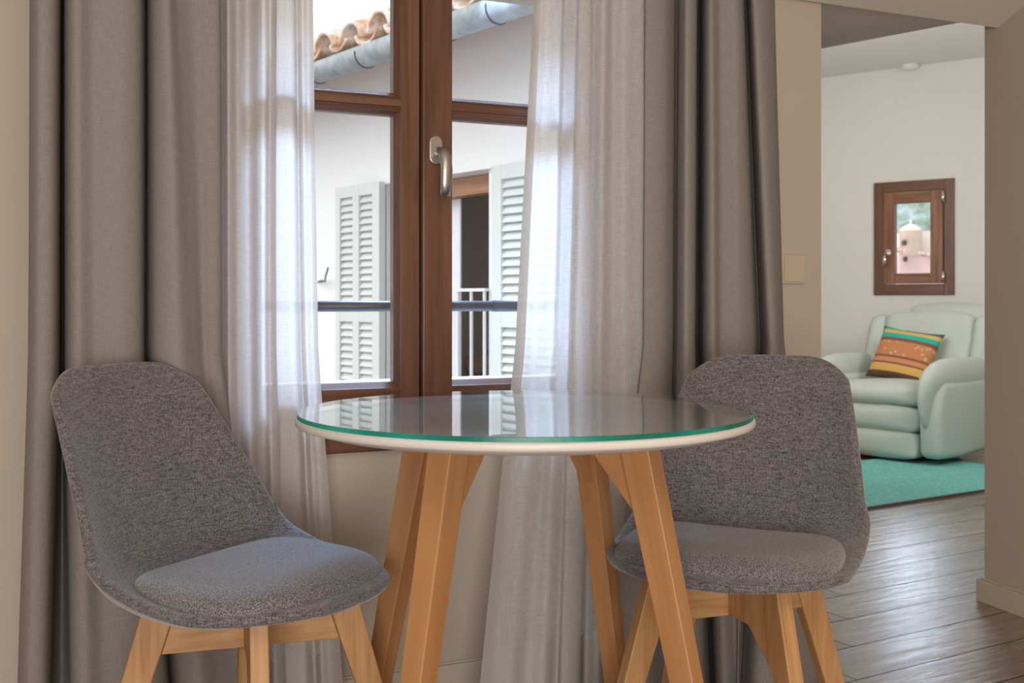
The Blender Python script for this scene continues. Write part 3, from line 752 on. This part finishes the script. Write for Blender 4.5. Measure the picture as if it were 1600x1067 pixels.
    for sx in (-1, 1):
        for sy in (-1, 1):
            m = MB(); m.tube([(sx * 0.075, sy * 0.075 , 0.388), (sx * 0.075, sy * 0.075, 0.380)], 0.0065, 12)
            m.build('bolt', [M['black']], parent=root)
    return root
def copy_tree(o, parent=None):
    c = o.copy(); COL.objects.link(c)
    if parent: c.parent = parent
    for ch in list(o.children): copy_tree(ch, c)
    return c
def place(o, x, y, fx, fy):
    o.location = (x, y, 0); o.rotation_euler = (0, 0, math.atan2(fy, fx) - PI / 2)
ch1 = make_chair()
place(ch1, -0.458, 1.895, math.sin(math.radians(62)), -math.cos(math.radians(62)))
tag(ch1, 'grey fabric chair with wooden legs left of the table, turned to the right', 'chair', 'grey upholstered dining chairs')
ch2 = copy_tree(ch1)
for c in ch2.children:      # the crossed base stands a quarter turn round
    if c.name.split('.')[0] in ('leg', 'cross_rail'): c.rotation_euler = (0, 0, -PI / 2)
place(ch2, 0.425, 2.085, -math.sin(math.radians(26)), -math.cos(math.radians(26)))
tag(ch2, 'grey fabric chair with wooden legs right of the table, facing the viewer', 'chair', 'grey upholstered dining chairs')

# ------------------------------------------------------------------ house across the street
MO = OW.M
def ox(px, t=0.0): return OW.S(px, t)
def oz(px, py, t=0.0): return OW.Z(px, py, t)
dl, dr = ox(604), ox(764); dtop = oz(730, 270); dbot = -0.9
m = MB()
m.box((-9, 0, -6), (dl, 0.35, 3.2)); m.box((dr, 0, -6), (1.25, 0.35, 3.2)); m.box((dl, 0, dtop), (dr, 0.35, 3.2)); m.box((dl, 0, -6), (dr, 0.35, dbot))
hb = empty('house', mat=MO); tag(hb, 'white plastered house across the street with an open balcony door', 'house')
m.build('facade', [M['ext_plaster']], parent=hb)
# dark room behind the door
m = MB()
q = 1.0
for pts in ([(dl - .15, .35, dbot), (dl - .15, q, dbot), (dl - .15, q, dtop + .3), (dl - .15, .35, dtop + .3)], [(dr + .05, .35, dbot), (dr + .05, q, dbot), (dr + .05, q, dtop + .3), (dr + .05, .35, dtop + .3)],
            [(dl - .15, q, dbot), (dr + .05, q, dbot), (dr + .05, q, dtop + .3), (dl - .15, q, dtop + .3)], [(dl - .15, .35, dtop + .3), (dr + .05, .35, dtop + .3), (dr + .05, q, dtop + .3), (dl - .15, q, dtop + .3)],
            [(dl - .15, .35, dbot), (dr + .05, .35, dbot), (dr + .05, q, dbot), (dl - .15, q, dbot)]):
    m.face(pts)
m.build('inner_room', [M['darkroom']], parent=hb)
m = MB(); m.box((dl, 0.10, dtop - 0.10), (dr, 0.18, dtop - 0.004)); m.box((dl, 0.10, dbot), (dl + 0.05, 0.18, dtop - 0.10)); m.box((dr - 0.02, 0.10, dbot), (dr, 0.18, dtop - 0.10))
m.build('door_frame', [M['oldwood']], parent=hb)
m = MB(); 
pl0, pl1 = dl + 0.06, ox(719, 0.20)
m.box((pl0, 0.20, dbot), (pl1, 0.21, dtop - 0.10)); m.build('door_leaf', [M['linenpanel']], parent=hb)
# balcony railing in front of the door
m = MB(); zrl = oz(735, 453, -0.03)
rl_ = ox(650, -0.03); m.box((rl_, -0.045, zrl - 0.008), (dr + 0.02, -0.02, zrl + 0.008)); 
for px in (717, 737.5, 758, 697, 677, 657):
    s_ = ox(px, -0.03); m.box((s_ - 0.006, -0.04, dbot), (s_ + 0.006, -0.028, zrl))
m.box((dl, -0.045, dbot), (dr + 0.02, -0.02, dbot + 0.02))
o = m.build('balcony_railing', [M['whitemetal']], mat=MO); tag(o, 'thin white balcony railing in front of the dark doorway across the street', 'railing')
# armchair glimpsed inside
m = MB(); xs_ = ox(748, 0.6)
m.tube([(xs_ - 0.20, 0.62, -0.88), (xs_ - 0.20, 0.62, 0.35), (xs_ - 0.1, 0.64, 0.55), (xs_ + 0.08, 0.66, 0.58), (xs_ + 0.2, 0.66, 0.35), (xs_ + 0.22, 0.66, -0.88)], 0.07, 14)
m.box((xs_ - 0.20, 0.58, -0.88), (xs_ + 0.2, 0.70, 0.50))
o = m.build('armchair', [M['brownfab']], mat=MO, bevel=0.02); tag(o, 'brown chair back dimly seen inside the doorway across the street', 'chair')
# shutters
def shutter(s0, s1, zt_, zb_, t0, cols, bands, pitch, label, hinge_right):
    root = empty('shutter', mat=MO @ Matrix.Translation((s0, -t0, 0)))
    tag(root, label, 'shutter', 'pale louvred shutters')
    W_ = s1 - s0; th = 0.042; m = MB()
    xs = [0.0] + [v for c in cols for v in c] + [W_]
    for i in range(0, len(xs), 2): m.box((xs[i], -th, zb_), (xs[i + 1], 0, zt_))
    zz = [zt_] + [v for b in bands for v in b] + [zb_]
    for i in range(0, len(zz), 2):
        for c in cols: m.box((c[0], -th + 0.001, zz[i + 1]), (c[1], -0.001, zz[i]))
    m.build('shutter_frame', [M['shutter']], parent=root, bevel=0.002)
    for c in cols:
        for (za, zb) in bands:
            n = int(round((za - zb) / pitch)); p_ = (za - zb) / n; mm = MB()
            for k in range(n):
                zc = za - (k + 0.5) * p_
                mm.bar((c[0] - 0.003, -th / 2, zc), (c[1] + 0.003, -th / 2, zc), 0.006, p_ * 1.22, up=(0, 0.62, 1.0))
            mm.build('louvre_panel', [M['shutter']], parent=root)
    return root
t0 = 0.07
def lx(px): return ox(px, -t0 - 0.04)
s0 = lx(519.5); s1 = lx(588)
cl = [(lx(526.5) - s0, lx(546.5) - s0), (lx(556) - s0, lx(577) - s0)]
Z = lambda px, py: oz(px, py, -t0 - 0.04)
shutter(s0, s1, Z(555, 288), -0.75, t0 - 0.02, cl, [(Z(553, 306), Z(553, 472)), (Z(553, 503), -0.55)], 0.0425, 'pale grey louvred shutter left of the doorway across the street, seen through the left pane', True)
s0 = lx(763.5); s1 = s0 + 0.66
cl = [(lx(778) - s0, 0.29), (0.34, 0.585)]
shutter(s0, s1, Z(790, 255), -0.75, t0 - 0.02, cl, [(Z(795, 277), Z(795, 470)), (Z(795, 512), -0.55)], 0.0425, 'pale grey louvred shutter right of the doorway across the street, beside the sheer curtain', False)
# shutter catch on the wall
m = MB(); sx_ = ox(507, -0.03); zx_ = oz(507, 440, -0.03)
m.tube([(ox(497, 0), 0.0, zx_), (ox(497, -0.03), -0.03, zx_), (ox(503, -0.03), -0.035, zx_ + 0.004), (ox(515, -0.03), -0.06, zx_), (ox(517, -0.06), -0.10, zx_ + 0.02), (ox(519, -0.09), -0.118, zx_ + 0.08)], [0.005, 0.005, 0.009, 0.005, 0.005, 0.006], 8)
o = m.build('shutter_catch', [M['darkmetal']], mat=MO); tag(o, 'small metal shutter catch on the white wall across the street', 'hook')
# drip edge over the door
m = MB(); m.box((dl - 0.05, -0.03, dtop + 0.0), (dr + 1.1, 0.0, dtop + 0.05)); m.build('lintel', [M['ext_plaster']], parent=hb)

# gutter and roof edge
def gpt(px, py, Y): return Vector((ray(px) * Y, Y, CAMZ + (HOR - py) / FPX * Y))
g0 = gpt(510, 113, 5.75); g1 = gpt(790, 17, 4.5)
gd = (g1 - g0); gd.z = 0; zg = (g0.z + g1.z) / 2
# level line of the gutter from a point and a bearing
gA = Vector((g0.x, g0.y, 0)); GU = Vector((0.60, -0.80, 0)).normalized()
def gutter_frame():
    z = g0.z
    # find where column 800 is met so that the line is level
    Y2 = (z - CAMZ) * FPX / (HOR - 15.0); X2 = ray(795) * Y2
    u = Vector((X2 - g0.x, Y2 - g0.y, 0)).normalized(); return Frame((g0.x, g0.y), (u.x, u.y))
GF = gutter_frame(); zg = g0.z
gut = empty('rain_gutter', mat=GF.M); tag(gut, 'weathered zinc rain gutter under the tiled roof edge across the street', 'gutter')
m = MB(); gr = 0.062
arcp = [(gr * math.cos(a), gr * math.sin(a)) for a in [PI + PI * i / 20 for i in range(21)]]
ring0 = []; 
for x_ in (-4.0, 2.3):
    ring0.append([m.bm.verts.new((x_, p[0], zg + p[1] + 0.02)) for p in [(-gr, 0.03)] + arcp + [(gr, 0.03)]])
for i in range(len(ring0[0]) - 1):
    f = m.bm.faces.new((ring0[0][i], ring0[1][i], ring0[1][i + 1], ring0[0][i + 1])); f.smooth = True
m.build('trough', [M['zinc']], parent=gut, solid=0.003)
for px in (498, 572, 700, 778):
    s_ = GF.S(px)
    m = MB(); rr = gr + 0.004
    m.tube([(s_, rr * math.cos(a), zg + 0.02 + rr * math.sin(a)) for a in [PI * 0.95 + PI * 1.1 * i / 24 for i in range(25)]], 0.0045, 8)
    m.build('gutter_bracket', [M['darkmetal']], parent=gut)
# barrel tiles
roof = empty('tiled_roof', mat=GF.M); tag(roof, 'terracotta barrel tile roof edge above the gutter across the street', 'roof')
per = (GF.S(559) - GF.S(517.5)); base = GF.S(517.5)
for k in range(-10, 8):
    for kind in (0, 1):
        cx = base + (k + 0.5 * kind) * per; m = MB(); Rr = per * 0.33
        rows_ = []
        for (yy, zz) in ((-0.05, 0.085), (1.4, 0.085 + 0.5)):
            row = []
            for i in range(13):
                a = PI * i / 12
                if kind == 0: row.append(m.bm.verts.new((cx + Rr * math.cos(a), yy, zg + zz + 0.010 + 0.085 * math.sin(a))))
                else: row.append(m.bm.verts.new((cx + Rr * math.cos(a), yy + 0.01, zg + zz + 0.035 - 0.055 * math.sin(a))))
            rows_.append(row)
        for i in range(12):
            f = m.bm.faces.new((rows_[0][i], rows_[0][i + 1], rows_[1][i + 1], rows_[1][i])); f.smooth = True
        m.build('roof_tile', [M['tile']], parent=roof, solid=0.016, offset=1)
m = MB(); m.prism([(0.06, zg + 0.085), (1.5, zg + 0.59), (1.5, zg + 0.56), (0.1, zg + 0.075)], lambda y_, z_, c: Vector((-0.9 + c, y_, z_)), 6.2)
m.build('roof_board', [M['oldwood']], parent=roof)

# ------------------------------------------------------------------ small window in the living room
w2 = empty('window_2', mat=FW.M); struct(w2)
def P2(m, name, mt, par=w2, **k): return m.build(name, [mt], parent=par, **k)
sx = lambda px: FW.S(px, -0.02); szl = lambda px, py: FW.Z(px, py, -0.02)
fl, fr_ = SWL, SWR; ft, fb = SWT, SWB
il, ir = sx(1382), sx(1474); it, ib = szl(1425, 299), szl(1425, 443)
m = MB()
m.box((fl, -0.02, fb), (il - 0.004, 0.05, ft)); m.box((ir + 0.004, -0.02, fb), (fr_, 0.05, ft)); m.box((il - 0.004, -0.02, fb), (ir + 0.004, 0.05, ib - 0.004)); m.box((il - 0.004, -0.02, it + 0.004), (ir + 0.004, 0.05, ft))
P2(m, 'window_frame', M['winwood'], bevel=0.003)
gl, gr2 = sx(1399), sx(1454.5); gt, gb = szl(1427, 317), szl(1427, 427)
m = MB()
m.box((il, -0.038, ib), (gl, 0.02, it)); m.box((gr2, -0.038, ib), (ir, 0.02, it)); m.box((gl, -0.037, ib), (gr2, 0.02, gb)); m.box((gl, -0.037, gt), (gr2, 0.02, it))
sh2 = P2(m, 'sash', M['winwood2'], bevel=0.003)
m = MB(); m.box((gl - 0.005, -0.012, gb - 0.005), (gr2 + 0.005, -0.006, gt + 0.005)); m.build('glass_pane', [M['glass']], parent=sh2)
hx = (il + gl) / 2 + 0.0; hz2 = szl(1388, 395)
m = MB(); m.tube([(hx, -0.036, hz2), (hx, -0.060, hz2)], 0.022, 16, up=(1, 0, 0)); m.tube([(hx, -0.055, hz2), (hx - 0.01, -0.085, hz2 - 0.005), (hx - 0.018, -0.095, hz2 - 0.04), (hx - 0.012, -0.092, hz2 - 0.10)], [0.012, 0.014, 0.014, 0.012], 12)
m.build('window_handle', [M['chrome']], parent=sh2)
for py in (308, 433):
    z_ = szl(1473, py); m = MB(); m.tube([(ir + 0.004, -0.043, z_ - 0.04), (ir + 0.004, -0.043, z_ + 0.04)], 0.011, 12); m.build('hinge', [M['chrome']], parent=sh2)

# smoke detector
m = MB(); q = FW.W(FW.S(1422, -0.08), -0.08, ZC)
m.lathe([(0, 0), (0.062, 0), (0.062, -0.020), (0.050, -0.036), (0.030, -0.042), (0, -0.042)], c=(q.x, q.y, ZC), seg=32)
o = m.build('smoke_detector', [M['whiteplastic']]); tag(o, 'small round white smoke detector on the living room ceiling above the small window', 'smoke detector')

# rug
RA = Vector((1.637, 4.937, 0)); rd = Vector((0.849, 0.528, 0)).normalized(); rn = Vector((-rd.y, rd.x, 0))
Bk = (Vector((2.70, 6.27, 0)) - RA).dot(rd)
a_, b_ = -0.06, Bk
def rp(s, t, z): return RA + rd * s + rn * t + Vector((0, 0, z))
m = MB(); m.bar(rp((a_ + b_) / 2, 0, 0.006), rp((a_ + b_) / 2, 0.98, 0.006), b_ - a_, 0.010)
o = m.build('rug', [M['rug']]); tag(o, 'teal green rug on the wooden floor under the armchair', 'rug')
m = MB(); m.bar(rp(a_, -0.006, 0.006), rp(b_, -0.006, 0.006), 0.012, 0.011); m.bar(rp(b_ + 0.006, 0, 0.006), rp(b_ + 0.006, 0.98, 0.006), 0.012, 0.011)
m.build('rug_binding', [M['rugedge']], parent=o)

# ------------------------------------------------------------------ recliner
def rbox(name, size, loc, parent, mt, bev=0.05, puff=0.0, rot=(0, 0, 0), seed=0, crease=0.004, div=10):
    bm = bmesh.new(); bmesh.ops.create_cube(bm, size=1)
    bmesh.ops.subdivide_edges(bm, edges=bm.edges, cuts=div, use_grid_fill=True)
    S = Vector(size)
    for v in bm.verts:
        p = Vector((v.co.x * S.x, v.co.y * S.y, v.co.z * S.z)); h = S / 2 - Vector((bev,) * 3)
        c = Vector([max(-h[i], min(h[i], p[i])) for i in range(3)]); d = p - c
        if d.length > 1e-6: p = c + d.normalized() * min(d.length, bev) if d.length > bev else p
        k = [1 - (2 * p[i] / S[i]) ** 2 for i in range(3)]
        n = Vector([math.copysign(1, p[i]) * (abs(2 * p[i] / S[i]) ** 4) for i in range(3)])
        pf = puff * Vector((n.x * max(0, k[1]) * max(0, k[2]), n.y * max(0, k[0]) * max(0, k[2]), n.z * max(0, k[0]) * max(0, k[1])))
        q = Vector((noise.noise(p * 7 + Vector((seed,) * 3)), noise.noise(p * 7 + Vector((seed + 5,) * 3)), noise.noise(p * 7 + Vector((seed + 9,) * 3)))) * crease
        v.co = p + pf + q
    for f in bm.faces: f.smooth = True
    me = bpy.data.meshes.new(name); bm.to_mesh(me); bm.free(); me.materials.append(mt)
    o = bpy.data.objects.new(name, me); COL.objects.link(o); o.parent = parent; o.location = loc; o.rotation_euler = rot
    m_ = o.modifiers.new('sub', 'SUBSURF'); m_.levels = m_.render_levels = 1
    return o
RC = Vector((2.455, 6.66, 0)); ra = math.radians(52)
rec = empty('recliner_armchair', loc=RC, rz=-ra)      # local -y faces into the room
tag(rec, 'mint green upholstered recliner armchair on the teal rug below the small window', 'armchair')
G = M['mint']; mt_ = G
m = MB(); m.lathe([(0, 0.012), (0.30, 0.012), (0.31, 0.02), (0.31, 0.035), (0.29, 0.045), (0, 0.045)], seg=64); m.build('swivel_base', [M['black']], parent=rec)
m = MB(); m.lathe([(0, 0.04), (0.12, 0.04), (0.12, 0.10), (0, 0.10)], seg=32); m.build('column', [M['black']], parent=rec)
rbox('body', (0.58, 0.66, 0.24), (0, 0.06, 0.20), rec, G, 0.03)
rbox('front_panel', (0.555, 0.12, 0.155), (0, -0.335, 0.115), rec, G, 0.03, 0.015, seed=2)
rbox('front_panel', (0.555, 0.12, 0.145), (0, -0.340, 0.262), rec, G, 0.035, 0.02, seed=4)
rbox('seat_cushion', (0.58, 0.66, 0.13), (0, -0.07, 0.390), rec, G, 0.05, 0.025, seed=6, rot=(math.radians(-2), 0, 0))
rbox('back_frame', (0.70, 0.16, 0.56), (0, 0.36, 0.57), rec, G, 0.05, 0.01, rot=(math.radians(-14), 0, 0))
rbox('back_cushion', (0.59, 0.20, 0.44), (0, 0.25, 0.645), rec, G, 0.045, 0.03, rot=(math.radians(-16), 0, 0), seed=9, crease=0.012, div=16)
rbox('headrest', (0.52, 0.15, 0.14), (0.04, 0.42, 0.855), rec, G, 0.05, 0.02, rot=(math.radians(-14), 0, 0), seed=3)
for s_ in (-1, 1):
    rbox('side_wing', (0.13, 0.30, 0.46), (s_ * 0.36, 0.30, 0.61), rec, G, 0.055, 0.02, rot=(math.radians(-14), 0, 0), seed=11 + s_)
    m = MB()
    pr = [(-0.385, 0.05), (-0.400, 0.30), (-0.385, 0.42), (-0.33, 0.50), (0.38, 0.50), (0.42, 0.30), (0.38, 0.14), (0.15, 0.065), (-0.15, 0.045)]
    m.prism(pr, lambda a_, b_, c: Vector((s_ * 0.37 + c, a_, b_)), 0.14)
    m.build('arm', [G], parent=rec, bevel=0.045, seg=5, smooth_all=True)
    m = MB()
    m.tube([(s_ * 0.35, -0.385, 0.22), (s_ * 0.355, -0.405, 0.30), (s_ * 0.36, -0.415, 0.40), (s_ * 0.37, -0.40, 0.475), (s_ * 0.375, -0.34, 0.515), (s_ * 0.38, -0.2, 0.525), (s_ * 0.38, 0.05, 0.52), (s_ * 0.38, 0.30, 0.53)],
           [0.022, 0.045, 0.066, 0.088, 0.100, 0.104, 0.102, 0.085], 20, flat=0.55, up=(1, 0, 0))
    o = m.build('arm_pad', [G], parent=rec, subsurf=1)
# striped cushion
def pillow(size, th, n=22):
    m = MB(); vs = {}
    for sgn_ in (1, -1):
        for i in range(n + 1):
            for j in range(n + 1):
                u, v = -1 + 2 * i / n, -1 + 2 * j / n
                edge = (i in (0, n)) or (j in (0, n))
                if sgn_ == -1 and edge: vs[(sgn_, i, j)] = vs[(1, i, j)]; continue
                h_ = th * (max(0, 1 - u * u) ** 0.45) * (max(0, 1 - v * v) ** 0.45)
                pin = 1 - 0.07 * (1 - v * v) * abs(u) ** 3; pin2 = 1 - 0.07 * (1 - u * u) * abs(v) ** 3
                vs[(sgn_, i, j)] = m.bm.verts.new((u * size[0] / 2 * pin, -sgn_ * h_, v * size[1] / 2 * pin2))
        for i in range(n):
            for j in range(n):
                q_ = [(i, j), (i + 1, j), (i + 1, j + 1), (i, j + 1)]
                f = m.bm.faces.new([vs[(sgn_, *a)] for a in q_]); f.smooth = True
                for l, a in zip(f.loops, q_): l[m.uv].uv = (a[0] / n, a[1] / n)
    return m
pm = pillow((0.40, 0.36), 0.07)
pil = pm.build('throw_cushion', [M['cushion']])
pil.matrix_world = rec.matrix_basis @ Matrix.Translation((-0.02, -0.01, 0.615)) @ Matrix.Rotation(math.radians(8), 4, 'Z') @ Matrix.Rotation(math.radians(-28), 4, 'X') @ Matrix.Rotation(math.radians(8), 4, 'Y')
tag(pil, 'striped teal, yellow and orange cushion leaning on the mint armchair', 'cushion')

# ------------------------------------------------------------------ view through the small window
M['church'] = plain('sunlit_pink_plaster', (0.80, 0.60, 0.48), 0.95, var=0.12, sc_=1.2)
M['dome'] = plain('dome_plaster', (0.86, 0.76, 0.68), 0.95, var=0.08, sc_=2)
M['rose'] = plain('rose_plaster', (0.74, 0.52, 0.48), 0.95, var=0.1, sc_=1.0)
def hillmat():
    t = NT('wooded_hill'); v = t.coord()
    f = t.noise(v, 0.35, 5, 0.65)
    t.link(t.ramp(f, [(0.35, (0.16, 0.25, 0.20)), (0.5, (0.30, 0.40, 0.33)), (0.62, (0.46, 0.56, 0.62)), (0.75, (0.60, 0.60, 0.60))]), t.b.inputs['Base Color']); t.setp(Roughness=1.0)  # pale bluish stops put distance haze into the colour
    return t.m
D = 40.0
def vp(px, py, d=D): return Vector((ray(px) * d, d, CAMZ + (HOR - py) / FPX * d))
def pxm(d=D): return d / FPX
ch = empty('church', loc=vp(1423, 470)); tag(ch, 'sunlit domed turret and rose walls far outside the small window', 'church')
def chp(m, name, mt): return m.build(name, [mt], parent=ch)
zb = lambda py: (HOR - py) / FPX * D
k_ = pxm()
m = MB(); m.lathe([(0, zb(350)), (6 * k_, zb(351)), (11 * k_, zb(354)), (15 * k_, zb(358)), (17.5 * k_, zb(361))], seg=40); chp(m, 'dome', M['dome'])
m = MB(); m.lathe([(0, zb(343)), (1.6 * k_, zb(344)), (1.9 * k_, zb(346)), (1.2 * k_, zb(348)), (2.6 * k_, zb(351)), (0, zb(352))], seg=16); chp(m, 'finial', M['dome'])
m = MB(); m.lathe([(18.5 * k_, zb(360)), (18.5 * k_, zb(362)), (17 * k_, zb(363)), (17 * k_, zb(400)), (0, zb(401))], seg=40); chp(m, 'drum', M['church'])
m = MB(); m.box((-22 * k_, 0.9, zb(520)), (60 * k_, 4.0, zb(398))); chp(m, 'nave', M['rose'])
m = MB(); m.box((9 * k_, 0.35, zb(420)), (60 * k_, 3.0, zb(360))); chp(m, 'side_wall', M['dome'])
m = MB(); m.bar((-20 * k_, 0.4, zb(389)), (48 * k_, 0.0, zb(402)), 1.2, 0.10); chp(m, 'roof_edge', M['tile'])
m = MB(); m.box((-22 * k_, -0.3, zb(520)), (60 * k_, 0.9, zb(400))); chp(m, 'front_wall', M['rose'])
for (xa, ya) in ((1408, 380), (1408, 405)):
    m = MB(); x_ = (xa - 1423) * k_
    yy = -0.55 if ya == 405 else -0.42
    m.box((x_ - 1.2 * k_, yy, zb(ya + 4)), (x_ + 1.4 * k_, yy + 0.4, zb(ya - 3.5))); chp(m, 'opening', M['black'])
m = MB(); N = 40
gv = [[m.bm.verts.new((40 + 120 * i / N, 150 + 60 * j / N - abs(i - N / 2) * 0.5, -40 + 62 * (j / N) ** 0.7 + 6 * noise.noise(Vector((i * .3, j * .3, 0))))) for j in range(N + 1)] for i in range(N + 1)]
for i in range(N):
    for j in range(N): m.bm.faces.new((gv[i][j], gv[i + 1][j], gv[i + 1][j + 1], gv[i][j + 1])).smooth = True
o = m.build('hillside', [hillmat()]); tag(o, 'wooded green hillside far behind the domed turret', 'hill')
